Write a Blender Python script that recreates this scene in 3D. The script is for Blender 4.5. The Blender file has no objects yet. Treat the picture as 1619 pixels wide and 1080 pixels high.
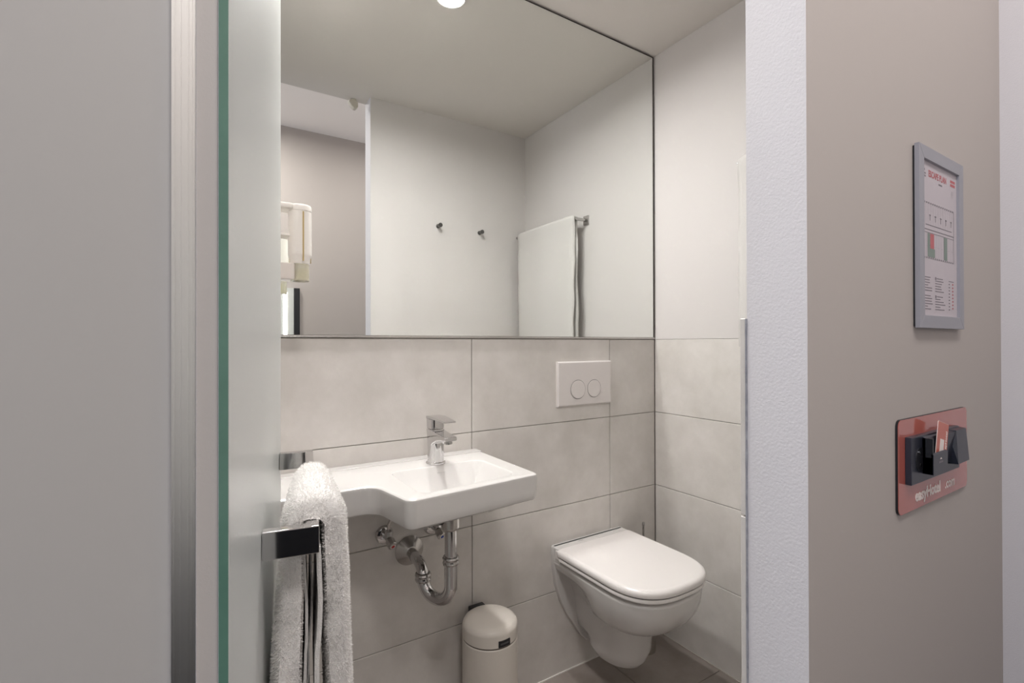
import bpy, bmesh, math, random
from mathutils import Vector, Matrix, noise
random.seed(7)
S = bpy.context.scene
C = S.collection
R = math.radians
PI = math.pi

# ------------------------------------------------------------------ camera
D, W, CAMZ = 1.388, 1.583, 1.184          # tiled back wall, tiled right wall, eye height
ZC = 2.373                                # bathroom ceiling
YI, YG, XJ = 0.425, 0.339, 0.685          # doorway wall: bathroom face, room face, right reveal
ZR, YO, XE = 2.65, -0.81, 1.534           # room ceiling, opposite wall, end wall
cam = bpy.data.cameras.new('camera')
cam.sensor_width = 36.0
cam.lens = 771.0 / 1619.0 * 36.0
cam.clip_start = 0.02
camo = bpy.data.objects.new('camera', cam)
C.objects.link(camo)
camo.matrix_world = (Matrix.Translation((0, 0, CAMZ)) @ Matrix.Rotation(-R(32.46), 4, 'Z')
                     @ Matrix.Rotation(R(90 + .2367), 4, 'X') @ Matrix.Rotation(R(-.1316), 4, 'Z'))
S.camera = camo

# ------------------------------------------------------------------ light
w = bpy.data.worlds.new('world'); S.world = w; w.use_nodes = True
w.node_tree.nodes['Background'].inputs[0].default_value = (.62, .72, 1, 1)
w.node_tree.nodes['Background'].inputs[1].default_value = .3
def area(name, loc, rot, sx, sy, power, col, shape='RECTANGLE'):
    l = bpy.data.lights.new(name, 'AREA'); l.shape = shape; l.size = sx
    if shape == 'RECTANGLE': l.size_y = sy
    l.energy = power; l.color = col
    o = bpy.data.objects.new(name, l); C.objects.link(o); o.location = loc; o.rotation_euler = rot
    return o
LAMPS = ((.72, 1.252), (.34, 1.20))
for lx, ly in LAMPS:
    area('bathroom_downlight_beam', (lx, ly, ZC - .004), (0, 0, 0), .085, .085, 6.9, (1, .98, .96), 'DISK').data.spread = R(170)
area('room_window_daylight', (-1.82, -.25, 1.5), (0, R(-90), 0), 1.5, .9, 13.5, (.78, .84, 1))
area('room_fill_light', (1.12, -.18, ZR - .045), (0, 0, 0), .3, .3, 5, (1, .95, .92), 'DISK')  # unseen fill lamp, added to brighten the grey wall
area('room_fill_light', (.10, -.30, ZR - .045), (0, 0, 0), .3, .3, 15, (1, .95, .92), 'DISK')  # unseen fill lamp, added to light the bathroom under the basin
S.view_settings.view_transform = 'Standard'
S.view_settings.look = 'None'
S.view_settings.exposure = 0.12
S.view_settings.gamma = 1.0
S.view_settings.use_curve_mapping = False
S.cycles.use_denoising = True
S.cycles.sample_clamp_indirect = 0.0
S.cycles.use_guiding = True
S.cycles.caustics_reflective = True
S.cycles.blur_glossy = 0.0
S.cycles.max_bounces = 10
S.cycles.diffuse_bounces = 6
S.cycles.glossy_bounces = 6

# ------------------------------------------------------------------ materials
def srgb(r, g, b):
    f = lambda c: (c / 255 / 12.92) if c <= 10 else ((c / 255 + .055) / 1.055) ** 2.4
    return (f(r), f(g), f(b), 1)
MATS = {}
def mat(name, col, rough=.5, metal=0, coat=0, bump=None, vary=None, emit=None, spec=None, trans=0, alpha=None, sheen=0, ior=None):
    """bump=(scale, strength, distance)  vary=(scale, second colour, stretch)"""
    if name in MATS: return MATS[name]
    m = bpy.data.materials.new(name); m.use_nodes = True
    nt = m.node_tree; b = nt.nodes['Principled BSDF']
    b.inputs['Base Color'].default_value = col
    b.inputs['Roughness'].default_value = rough
    b.inputs['Metallic'].default_value = metal
    b.inputs['Coat Weight'].default_value = coat
    b.inputs['Coat Roughness'].default_value = .05
    b.inputs['Transmission Weight'].default_value = trans
    b.inputs['Sheen Weight'].default_value = sheen
    if spec is not None: b.inputs['Specular IOR Level'].default_value = spec
    if ior: b.inputs['IOR'].default_value = ior
    if emit:
        b.inputs['Emission Color'].default_value = emit[0]; b.inputs['Emission Strength'].default_value = emit[1]
    tc = nt.nodes.new('ShaderNodeTexCoord')
    if vary:
        n = nt.nodes.new('ShaderNodeTexNoise'); n.inputs['Scale'].default_value = vary[0]
        n.inputs['Detail'].default_value = 8; n.inputs['Roughness'].default_value = .62
        cr = nt.nodes.new('ShaderNodeValToRGB')
        cr.color_ramp.elements[0].position = .34; cr.color_ramp.elements[1].position = .68
        cr.color_ramp.elements[0].color = vary[1]; cr.color_ramp.elements[1].color = col
        nt.links.new(tc.outputs['Object'], n.inputs['Vector'])
        nt.links.new(n.outputs['Fac'], cr.inputs['Fac'])
        nt.links.new(cr.outputs['Color'], b.inputs['Base Color'])
    if bump:
        n2 = nt.nodes.new('ShaderNodeTexNoise'); n2.inputs['Scale'].default_value = bump[0]
        n2.inputs['Detail'].default_value = 4
        bp = nt.nodes.new('ShaderNodeBump'); bp.inputs['Strength'].default_value = bump[1]
        bp.inputs['Distance'].default_value = bump[2]
        nt.links.new(tc.outputs['Object'], n2.inputs['Vector'])
        nt.links.new(n2.outputs['Fac'], bp.inputs['Height'])
        nt.links.new(bp.outputs['Normal'], b.inputs['Normal'])
    MATS[name] = m
    return m
TILE = mat('wall_tile', srgb(212, 208, 204), .42, vary=(8.5, srgb(199, 195, 190), 1), bump=(160, .25, .0008))
GROUT = mat('grout', srgb(168, 162, 158), .9)
FLOORT = mat('floor_tile', srgb(150, 141, 135), .45, vary=(4.0, srgb(122, 113, 107), 1), bump=(150, .15, .0006))
PAINT = mat('white_paint', srgb(202, 198, 196), .75, bump=(260, .08, .0008))
PLASTER = mat('reveal_plaster', srgb(210, 208, 211), .8, bump=(300, .35, .0012))
GREYP = mat('grey_paint', srgb(183, 176, 171), .8, bump=(280, .08, .0008))
CEIL = mat('ceiling_paint', srgb(212, 207, 202), .7)
CERAM = mat('white_ceramic', srgb(205, 203, 201), .09, coat=.5)
PLASTIC = mat('white_plastic', srgb(216, 211, 209), .25)
DISPW = mat('dispenser_white', srgb(238, 234, 228), .25)
SEATM = mat('seat_plastic', srgb(224, 220, 218), .16)
CHROME = mat('chrome', (.64, .63, .63, 1), .06, 1)
BRUSH = mat('brushed_steel', (.60, .58, .56, 1), .26, 1)
DCHROME = mat('dark_chrome', (.50, .49, .48, 1), .12, 1)
PEGM = mat('dark_steel', (.16, .155, .15, 1), .35, 1)
ALU = mat('anodised_aluminium', (.76, .77, .76, 1), .33, 1)
MIRR = mat('mirror_silver', (.89, .91, .89, 1), .0, 1)
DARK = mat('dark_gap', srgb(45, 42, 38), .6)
BLACK = mat('black_plastic', srgb(24, 25, 30), .35)
NAVY = mat('anthracite_plastic', srgb(38, 41, 52), .3)
TERRY = mat('terry_cotton', srgb(231, 229, 227), .95, bump=(900, .8, .002))  # hand towel copy, its brighter lighting put into the colour
TERRY_SHADED = mat('bath_terry_shaded', srgb(206, 203, 200), .95, bump=(900, .8, .002))  # same terry for the bath towel, its dimmer lighting put into the colour
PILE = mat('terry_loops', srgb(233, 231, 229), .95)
_nt = PILE.node_tree; _tr = _nt.nodes.new('ShaderNodeBsdfTranslucent'); _tr.inputs[0].default_value = srgb(233, 231, 229)
_mx = _nt.nodes.new('ShaderNodeMixShader'); _mx.inputs[0].default_value = .5
_nt.links.new(_nt.nodes['Principled BSDF'].outputs[0], _mx.inputs[1]); _nt.links.new(_tr.outputs[0], _mx.inputs[2])
_nt.links.new(_mx.outputs[0], _nt.nodes['Material Output'].inputs[0])
SATIN = mat('satin_glass', srgb(194, 197, 195), .3, spec=.4)
PANEL = mat('frosted_panel', srgb(176, 174, 171), .55)
GEDGE = mat('green_glass_edge', srgb(98, 134, 119), .18, coat=.3, vary=(9, srgb(80, 116, 102), 1))
BEIGE = mat('frame_cover', srgb(186, 181, 177), .6, bump=(600, .2, .0005))
BINM = mat('bin_enamel', srgb(214, 208, 200), .32)
CLEARC = mat('clear_plastic', srgb(236, 233, 218), .12, trans=.55, ior=1.3)
LOTION = mat('yellow_lotion', srgb(226, 220, 176), .3)
WINDOWST = mat('level_window', srgb(190, 168, 120), .3)
RED = mat('red_mark', srgb(190, 40, 35), .4)
BLUEM = mat('blue_mark', srgb(40, 70, 160), .4)
ORANGE = mat('orange_acrylic', srgb(178, 94, 82), .13, coat=.5)
WHITEP = mat('white_print', srgb(240, 228, 222), .5)
CARD = mat('card_print', srgb(198, 106, 88), .3)
PAPER = mat('paper', srgb(194, 187, 192), .6)
FRAMEM = mat('frame_grey', srgb(152, 152, 159), .35, metal=.1)
INKR = mat('ink_red', srgb(186, 104, 108), .6)
INKG = mat('ink_grey', srgb(128, 122, 128), .6)
INKL = mat('ink_light', srgb(182, 175, 180), .6)
INKV = mat('ink_green', srgb(128, 142, 134), .6)
CAULK = mat('caulk', srgb(158, 159, 166), .7, vary=(60, srgb(124, 125, 133), 1))
LEDM = mat('led_emitter', (1, 1, 1, 1), .4, emit=((1, .98, .95, 1), 6))
LAMPM = mat('lamp_diffuser', (1, 1, 1, 1), .4)
SEALW = mat('silicone_white', srgb(226, 222, 218), .5)

# ------------------------------------------------------------------ helpers
ORG = {}
def tag(o, label=None, cat=None, group=None, kind=None):
    if label: o['label'] = label
    if cat: o['category'] = cat
    if group: o['group'] = group
    if kind: o['kind'] = kind
    return o
def thing(name, loc, label=None, cat=None, group=None, kind=None):
    o = bpy.data.objects.new(name, None); C.objects.link(o)
    o.location = loc; o.empty_display_size = .05
    ORG[o.name] = Vector(loc)
    return tag(o, label, cat, group, kind)
def obj(name, bm, m, parent=None, base=None, smooth=29, mats=None):
    """link a bmesh (in world coordinates) as one mesh object"""
    org = ORG[parent.name] if parent else Vector(base if base else (0, 0, 0))
    bmesh.ops.recalc_face_normals(bm, faces=bm.faces)
    bmesh.ops.translate(bm, vec=-org, verts=bm.verts)
    me = bpy.data.meshes.new(name); bm.to_mesh(me); bm.free()
    for x in (mats or [m]): me.materials.append(x)
    if smooth:
        me.polygons.foreach_set('use_smooth', [True] * len(me.polygons))
        me.set_sharp_from_angle(angle=R(smooth))
    o = bpy.data.objects.new(name, me); C.objects.link(o)
    if parent: o.parent = parent
    else: o.location = org
    ORG[o.name] = org
    if smooth and smooth <= 60:
        wn_ = o.modifiers.new('weighted_normal', 'WEIGHTED_NORMAL'); wn_.keep_sharp = True; wn_.weight = 80
    return o
def NB(): return bmesh.new()
def box(bm, x0, x1, y0, y1, z0, z1, bev=0, seg=2):
    r = bmesh.ops.create_cube(bm, size=1)
    vs = r['verts']
    for v in vs:
        v.co = Vector((x0 if v.co.x < 0 else x1, y0 if v.co.y < 0 else y1, z0 if v.co.z < 0 else z1))
    if bev:
        es = {e for v in vs for e in v.link_edges}
        bmesh.ops.bevel(bm, geom=list(es), offset=bev, segments=seg, affect='EDGES', profile=.5)
    return bm
def loft(bm, rings, cap0=True, cap1=True, closed=True):
    vr = [[bm.verts.new(p) for p in r] for r in rings]
    n = len(rings[0])
    for a, b in zip(vr, vr[1:]):
        for i in range(n if closed else n - 1):
            j = (i + 1) % n
            bm.faces.new((a[i], a[j], b[j], b[i]))
    if cap0: bm.faces.new(list(reversed(vr[0])))
    if cap1: bm.faces.new(vr[-1])
    return vr
def frame(d):
    d = Vector(d).normalized()
    a = Vector((0, 0, 1)) if abs(d.z) < .9 else Vector((1, 0, 0))
    u = d.cross(a).normalized(); return d, u, d.cross(u).normalized()
def lathe(bm, prof, p0=(0, 0, 0), d=(0, 0, 1), seg=32, cap0=True, cap1=True):
    """prof: (radius, distance along d)"""
    d, u, v = frame(d); p0 = Vector(p0)
    rings = [[p0 + d * h + (u * math.cos(2 * PI * k / seg) + v * math.sin(2 * PI * k / seg)) * r for k in range(seg)] for r, h in prof]
    return loft(bm, rings, cap0, cap1)
def cyl(bm, p0, p1, r, seg=24, r1=None, bev=0):
    p0, p1 = Vector(p0), Vector(p1); L = (p1 - p0).length; r1 = r if r1 is None else r1
    if bev: pr = [(r - bev, 0), (r, bev), (r1, L - bev), (r1 - bev, L)]
    else: pr = [(r, 0), (r1, L)]
    return lathe(bm, pr, p0, p1 - p0, seg)
def tube(bm, pts, r, seg=16, cap=True):
    pts = [Vector(p) for p in pts]
    rad = r if isinstance(r, (list, tuple)) else [r] * len(pts)
    t0 = (pts[1] - pts[0]).normalized(); _, u, v = frame(t0)
    rings = []; prev = t0
    for i, p in enumerate(pts):
        t = ((pts[min(i + 1, len(pts) - 1)] - pts[max(i - 1, 0)])).normalized()
        q = prev.rotation_difference(t); u = q @ u; v = q @ v; prev = t
        rings.append([p + (u * math.cos(2 * PI * k / seg) + v * math.sin(2 * PI * k / seg)) * rad[i] for k in range(seg)])
    return loft(bm, rings, cap, cap)
def arc3(p0, p1, p2, n=12):
    """quadratic-ish circular corner from p0 to p2 with corner p1"""
    p0, p1, p2 = Vector(p0), Vector(p1), Vector(p2)
    a, b = p0 - p1, p2 - p1
    return [p1 + a * (1 - math.sin(t * PI / 2 / n)) + b * (1 - math.cos(t * PI / 2 / n)) for t in range(n + 1)]
def fillet(poly, n=8):
    """poly: (x, y, r) corners -> rounded outline"""
    out = []; N = len(poly)
    for i in range(N):
        x, y, r = poly[i]; p = Vector((x, y))
        a = (Vector(poly[i - 1][:2]) - p).normalized(); b = (Vector(poly[(i + 1) % N][:2]) - p).normalized()
        if r <= 0: out.append(p); continue
        ang = a.angle(b); t = r / math.tan(ang / 2)
        s, e = p + a * t, p + b * t
        c = p + (a + b).normalized() * (r / math.sin(ang / 2))
        v0, v1 = s - c, e - c
        sw = v0.angle_signed(v1)          # clockwise positive in mathutils
        for k in range(n + 1):
            th = -sw * k / n
            out.append(c + Vector((v0.x * math.cos(th) - v0.y * math.sin(th), v0.x * math.sin(th) + v0.y * math.cos(th))))
    return out
def inset(ol, d):
    """move a counter-clockwise outline inwards by d"""
    out = []; N = len(ol)
    for i in range(N):
        t0 = (ol[i] - ol[i - 1]); t1 = (ol[(i + 1) % N] - ol[i])
        t0 = t0.normalized() if t0.length > 1e-9 else t1.normalized(); t1 = t1.normalized() if t1.length > 1e-9 else t0
        n0 = Vector((-t0.y, t0.x)); n1 = Vector((-t1.y, t1.x))
        m = (n0 + n1).normalized(); k = max(.5, m.dot(n0))
        out.append(ol[i] + m * d / k)
    return out
def lift(ol, z): return [Vector((p.x, p.y, z)) for p in ol]
def slab(bm, ol, zs):
    """zs: (inset, z) levels"""
    return loft(bm, [lift(inset(ol, i) if i else ol, z) for i, z in zs])
def text(name, body, size, m, parent, M, bold=0, depth=.0002, align='LEFT', sx=1):
    cu = bpy.data.curves.new(name, 'FONT'); cu.body = body; cu.size = size; cu.offset = bold
    cu.extrude = depth; cu.align_x = align; cu.resolution_u = 3
    t = bpy.data.objects.new(name + '_curve', cu); C.objects.link(t)
    bpy.context.view_layer.update()
    me = bpy.data.meshes.new_from_object(t.evaluated_get(bpy.context.evaluated_depsgraph_get()))
    bpy.data.objects.remove(t); bpy.data.curves.remove(cu)
    me.transform(M @ Matrix.Diagonal((sx, 1, 1, 1))); me.transform(Matrix.Translation(-ORG[parent.name]))
    me.materials.clear(); me.materials.append(m); me.name = name
    o = bpy.data.objects.new(name, me); C.objects.link(o); o.parent = parent
    ORG[o.name] = ORG[parent.name]
    return o
FACE_ROOM = Matrix.Rotation(R(90), 4, 'X')      # text facing -Y, reading towards +X

# ------------------------------------------------------------------ structure
def struct(name, bm, m, label=None, mats=None, base=None):
    return tag(obj(name, bm, m, base=base, smooth=0, mats=mats), label, kind='structure')
wall_back = struct('wall_back', box(NB(), -.3, 1.8, D + .006, D + .1, 0, ZC), GROUT, 'tiled back wall of the bathroom behind basin and toilet')
wall_right = struct('wall_right', box(NB(), W + .006, W + .1, YI - .03, D + .006, 0, ZC), GROUT, 'tiled lower and white painted upper right bathroom wall')
obj('painted_area', box(NB(), W + .001, W + .0058, YI, D + .005, 1.2005, ZC - .0005), PAINT, wall_right, smooth=0)
# tile courses
def tilebox(x0, x1, y0, y1, z0, z1, parent):
    return obj('tile', box(NB(), x0, x1, y0, y1, z0, z1, .0012, 1), TILE, parent, smooth=0)
G = .001
zs = [0, .3, .6, .9, 1.2]
xs = [.113, .13, .73, 1.33, W - .001]
for k in range(4):
    for a, b in zip(xs, xs[1:]):
        tilebox(a + G, b - G, D, D + .0058, zs[k] + G, zs[k + 1] - G, wall_back)
    for a, b in ((D - .6, D - .001), (YI + .012, D - .6)):
        tilebox(W, W + .0058, a + G, b - G, zs[k] + G, zs[k + 1] - G, wall_right)
# doorway wall: right of the doorway (grey to the room, white plaster reveal, tiled inside)
bm = box(NB(), XJ, 1.72, YG, YI, 0, ZC)
wf = struct('wall_front', bm, PLASTER, 'grey painted wall right of the doorway with white plaster reveal', mats=[PLASTER, GREYP, PAINT])
for p in wf.data.polygons:
    if p.normal.y < -.5: p.material_index = 1
    elif p.normal.y > .5: p.material_index = 2
zf = [0, .325, .625, .925, 1.222]
for k in range(4):
    for a, b in ((XJ, 1.13), (1.13, W - .001)):
        tilebox(a + (G if a > XJ else 0), b - G, YI + .0022, YI + .0115, zf[k] + G, zf[k + 1] - G, wf)
bm = NB()                                   # uneven caulk bead where tile edge meets plaster
pts = [(XJ - .0002 + .0007 * noise.noise(Vector((z * 30 * .01, 1, 0))), YI + .001, z * .01) for z in range(0, 123)]
tube(bm, pts, [.0017 + .0008 * noise.noise(Vector((z * .35, 4, 0))) for z in range(0, 123)], 8)
tag(obj('trim_1', bm, CAULK), 'grey caulk line between tile edge and white reveal', kind='structure')
struct('wall_above', box(NB(), -2, 1.72, YG, YI, ZC + .03, ZR), PLASTER, 'wall above the doorway')
# left of the doorway: frosted side panel and fluted hinge profile
struct('wall_left', box(NB(), -.16, -.06, .36, D + .006, 0, ZC), PAINT, 'white left wall of the bathroom hidden behind the glass door')
struct('wall_chase', box(NB(), -.06, .111, 1.07, D + .006, 0, ZC), PAINT, 'boxed white pipe chase in the left corner behind the door')
fp = struct('wall_panel', box(NB(), -2, -.0145, .338, .352, 0, ZC), PANEL, 'frosted grey side panel left of the glass door')
bm = NB(); cyl(bm, (-.0815, .3385, 1.371), (-.0815, .3376, 1.371), .0021, 20)
obj('screw_cap', bm, mat('cap_grey', srgb(172, 170, 167), .6), fp)
bm = NB()                                   # fluted aluminium profile
pr = []
x = -.0145
for wd, dp in ((.0012, 0), (.0008, .0012), (.0022, .0004), (.0006, .001), (.0030, 0), (.0006, .0012), (.0012, .0003), (.0006, .0016), (.0008, .0006), (.0006, .002)):
    pr += [(x, .3335 + dp), (x + wd, .3335 + dp)]; x += wd
xe = x
poly = pr + [(xe, .352), (-.0145, .352)]
loft(bm, [[Vector((a, b, z)) for a, b in poly] for z in (0, ZC)])
tag(obj('trim_2', bm, ALU, smooth=0), 'fluted aluminium hinge profile beside the glass door', kind='structure')
bm = box(NB(), xe, .0082, .3325, .352, 0, ZC, .0006, 2)
tag(obj('trim_3', bm, BEIGE), 'beige grey cover strip between hinge profile and glass edge', kind='structure')
# ceilings, floors, room
cl = struct('ceiling', box(NB(), -.2, 1.72, YG, D + .1, ZC, ZC + .03), CEIL, 'white bathroom ceiling')
struct('ceiling_room', box(NB(), -2, 1.72, YO - .1, YG, ZR, ZR + .05), mat('room_ceiling', srgb(247, 243, 240), .8), 'white ceiling of the room seen in the mirror')
struct('wall_opposite', box(NB(), -2, 1.72, YO - .1, YO, 0, ZR), GREYP, 'grey room wall seen through the doorway in the mirror')
struct('wall_end', box(NB(), XE, XE + .1, YO, YG, 0, ZR), PLASTER, 'white end wall at the right edge of the photo')
ww = struct('wall_window', box(NB(), -2, -1.9, YO, YG + .02, 0, ZR), PLASTER, 'white room wall with the window')
fl = struct('floor', box(NB(), -.2, 1.72, YI - .1, D + .1, -.05, -.004), GROUT, 'dark tiled bathroom floor')
struct('floor_room', box(NB(), -2, 1.72, YO - .1, YI - .1, -.05, 0), mat('room_floor', srgb(120, 112, 106), .6), 'grey floor of the room')
fx = [-.06, .076, .676, 1.276, W - .001]; fy = [YI + .012, .49, .79, 1.09, D - .001]
for a, b in zip(fx, fx[1:]):
    for c, d in zip(fy, fy[1:]):
        o = obj('floor_tile', box(NB(), a + G, b - G, c + G, d - G, -.004, 0, .001, 1), FLOORT, fl, smooth=0)
tag(obj('baseboard_right', box(NB(), W - .003, W, YI + .012, D, 0, .003), mat('floor_joint', srgb(165, 158, 152), .7), smooth=0), 'pale silicone joint along the floor', kind='structure')
tag(obj('baseboard_back', box(NB(), .113, W - .003, D - .003, D, 0, .004), SEALW, smooth=0), 'white silicone joint between back wall and floor', kind='structure')

# ------------------------------------------------------------------ mirror
MZ0, MZ1, MX0, MX1 = 1.2065, ZC - .006, .116, W - .007
t = thing('wall_mirror', (.85, D, MZ0), 'large frameless wall mirror with thin dark edges above the grey tiles', 'mirror')
obj('mirror_glass', box(NB(), MX0 + .003, MX1 - .004, D - .0035, D + .005, MZ0 + .002, MZ1 - .003), MIRR, t, smooth=0)
bm = NB()
box(bm, MX1 - .004, MX1, D - .0042, D + .005, MZ0, MZ1)
box(bm, MX0, MX1 - .004, D - .0042, D + .005, MZ1 - .003, MZ1)
obj('dark_edge', bm, DARK, t, smooth=0)
bm = box(NB(), MX0, MX1, D - .006, D + .005, 1.2012, 1.2078, .0012, 2)
obj('bottom_rail', bm, BRUSH, t)

# ------------------------------------------------------------------ washbasin
BZ = .845
BX, BY = .56, 1.285
bas = thing('washbasin', (.5, D, .76), 'white ceramic washbasin with a flat shelf on its left', 'basin')
ol = fillet([(.1135, D - .001, 0), (.1135, 1.163, .012), (.348, 1.163, .04), (.376, 1.008, .024), (.744, 1.040, .016), (.744, D - .001, 0)], 9)
bowl = fillet([(.415, 1.036, .035), (.694, 1.064, .035), (.69, 1.262, .035), (.415, 1.262, .03)], 9)
bm = NB()
rings = [lift(inset(ol, i), z) for i, z in ((.009, .776), (.005, .779), (.002, .787), (.0008, .80), (0, .836), (.0015, .8415), (.0045, .8442), (.008, .845))]
vr = loft(bm, rings, True, False)
vb = loft(bm, [lift(inset(bowl, i), z) for i, z in ((0, BZ), (.0025, .8438), (.005, .8405), (.02, .818), (.042, .784), (.052, .7745), (.066, .769), (.095, .766))], False, True)
top_e = []
for ring in (vr[-1], vb[0]):
    for i in range(len(ring)):
        e = bm.edges.get((ring[i], ring[(i + 1) % len(ring)]))
        top_e.append(e)
bmesh.ops.triangle_fill(bm, use_beauty=True, use_dissolve=False, edges=top_e)
obj('basin_body', bm, CERAM, bas, smooth=30)
bm = NB()
und = fillet([(.395, 1.03, .04), (.715, 1.055, .04), (.715, 1.33, .04), (.395, 1.33, .04)], 8)
slab(bm, und, [(0, .778), (.004, .772), (.02, .762), (.06, .752), (.09, .749)][::-1])
obj('bowl_underside', bm, CERAM, bas)
bm = box(NB(), .1145, .743, 1.347, D - .001, .843, .8472, .0018, 3)
obj('rear_ledge', bm, CERAM, bas)
bm = NB(); lathe(bm, [(.022, .7665), (.021, .769), (.012, .7705)], (.555, 1.165, 0))
obj('drain_plug', bm, CHROME, bas)
bm = box(NB(), .548, .572, 1.2475, 1.2485, .8272, .828)
obj('maker_mark', bm, mat('pale_mark', srgb(188, 186, 184), .4), bas, smooth=0)

# ------------------------------------------------------------------ tap
tp = thing('basin_tap', (BX, BY, BZ), 'chrome single lever mixer tap on the white washbasin', 'tap')
bm = NB(); lathe(bm, [(.0265, 0), (.0275, .002), (.0272, .005), (.024, .007)], (BX, BY, BZ), seg=40)
obj('base_ring', bm, CHROME, tp)
def rrect(cx, cy, hx, hy, r, n=6): return fillet([(cx - hx, cy - hy, r), (cx + hx, cy - hy, r), (cx + hx, cy + hy, r), (cx - hx, cy + hy, r)], n)
bm = NB()
loft(bm, [lift(rrect(BX, BY + dy, hx, hy, r), BZ + z) for z, hx, hy, r, dy in
          ((.005, .0235, .0235, .0225, 0), (.012, .023, .023, .022, 0), (.04, .0215, .022, .0185, 0), (.07, .021, .023, .015, .001), (.092, .0212, .0235, .012, .002), (.0975, .0212, .0235, .011, .002))])
obj('body', bm, CHROME, tp)
bm = NB()
# spout: lofted along -Y, tapering, underside rising
sp = []
for y, hx, zb, zt in ((BY - .004, .0205, .862 + .03, .942), (BY - .022, .0205, .905, .9405), (BY - .045, .0198, .915, .9385), (BY - .070, .019, .920, .9365), (BY - .098, .0182, .922, .9345), (BY - .1005, .0172, .9235, .933)):
    r = min(.005, (zt - zb) * .4)
    o2 = fillet([(BX - hx, zb, r), (BX + hx, zb, r), (BX + hx, zt, .003), (BX - hx, zt, .003)], 4)
    sp.append([Vector((p.x, y, p.y)) for p in o2])
loft(bm, sp)
obj('spout', bm, CHROME, tp)
bm = NB(); lathe(bm, [(.0105, 0), (.0115, .002), (.0115, .008), (.0095, .0095)], (BX, BY - .083, .9225), (0, 0, -1), 24)
obj('aerator', bm, DCHROME, tp)
bm = NB()
loft(bm, [lift(rrect(BX, BY + .002, hx, hy, r), z) for z, hx, hy, r in ((.9445, .0195, .0215, .011), (.946, .0205, .0225, .011), (.966, .021, .023, .011), (.972, .021, .023, .011))])
lv = obj('lever', bm, CHROME, tp)
bm = NB(); sp = []
for y, hx, z, th in ((BY + .0245, .018, .9745, .007), (BY + .02, .0208, .975, .008), (BY - .02, .0208, .977, .008), (BY - .05, .0195, .976, .006), (BY - .092, .0178, .9735, .0045), (BY - .0955, .0165, .9733, .0035)):
    o2 = fillet([(BX - hx, z - th / 2, .0015), (BX + hx, z - th / 2, .0015), (BX + hx, z + th / 2, .0015), (BX - hx, z + th / 2, .0015)], 3)
    sp.append([Vector((p.x, y, p.y)) for p in o2])
loft(bm, sp)
obj('lever_blade', bm, CHROME, lv)

# ------------------------------------------------------------------ drain trap
tr = thing('drain_trap', (.54, 1.25, .50), 'chrome tubular drain trap curving from the basin to the wall flange', 'drain pipe')
PX, PY, LX, LY = .556, 1.178, .512, 1.262
bm = NB(); lathe(bm, [(.021, .7488), (.021, .735), (.0235, .732), (.0235, .700), (.0205, .694), (.0185, .692)], (PX, PY, 0), seg=32); obj('waste_nut', bm, BRUSH, tr)
bm = NB(); cyl(bm, (PX, PY, .70), (PX, PY, .61), .0158, 32); obj('tail_pipe', bm, CHROME, tr)
def collar(name, x, y, z):
    bm = NB(); lathe(bm, [(.0165, -.013), (.0205, -.011), (.022, -.006), (.0205, -.001), (.0205, .001), (.0225, .006), (.0205, .010), (.0165, .012)], (x, y, z), seg=32)
    obj(name, bm, DCHROME, tr)
collar('collar', PX, PY, .612)
zb = .545; mx, my = (PX + LX) / 2, (PY + LY) / 2; rr = math.hypot(PX - LX, PY - LY) / 2
dx, dy = (PX - LX) / 2 / rr, (PY - LY) / 2 / rr
ub = [(PX, PY, .606)] + [(mx + dx * rr * math.cos(a), my + dy * rr * math.cos(a), zb - rr * math.sin(a)) for a in [PI * k / 24 for k in range(25)]] + [(LX, LY, zb + .004)]
bm = NB(); tube(bm, ub, .0172, 28); obj('u_bend', bm, CHROME, tr)
collar('collar', LX, LY, .546)
FXX, FZ = .519, .572
bm = NB(); tube(bm, [(LX, LY, .540)] + arc3((LX, LY, .548), (LX, LY, FZ), (FXX - .003, LY + .045, FZ), 14) + [(FXX, D, FZ)], .0158, 28); obj('outlet_elbow', bm, CHROME, tr)
bm = NB(); lathe(bm, [(.043, 0), (.0435, .003), (.042, .005), (.0185, .024), (.0165, .025)], (FXX, D, FZ), (0, -1, 0), 48, True, True); obj('wall_flange', bm, BRUSH, tr)
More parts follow.
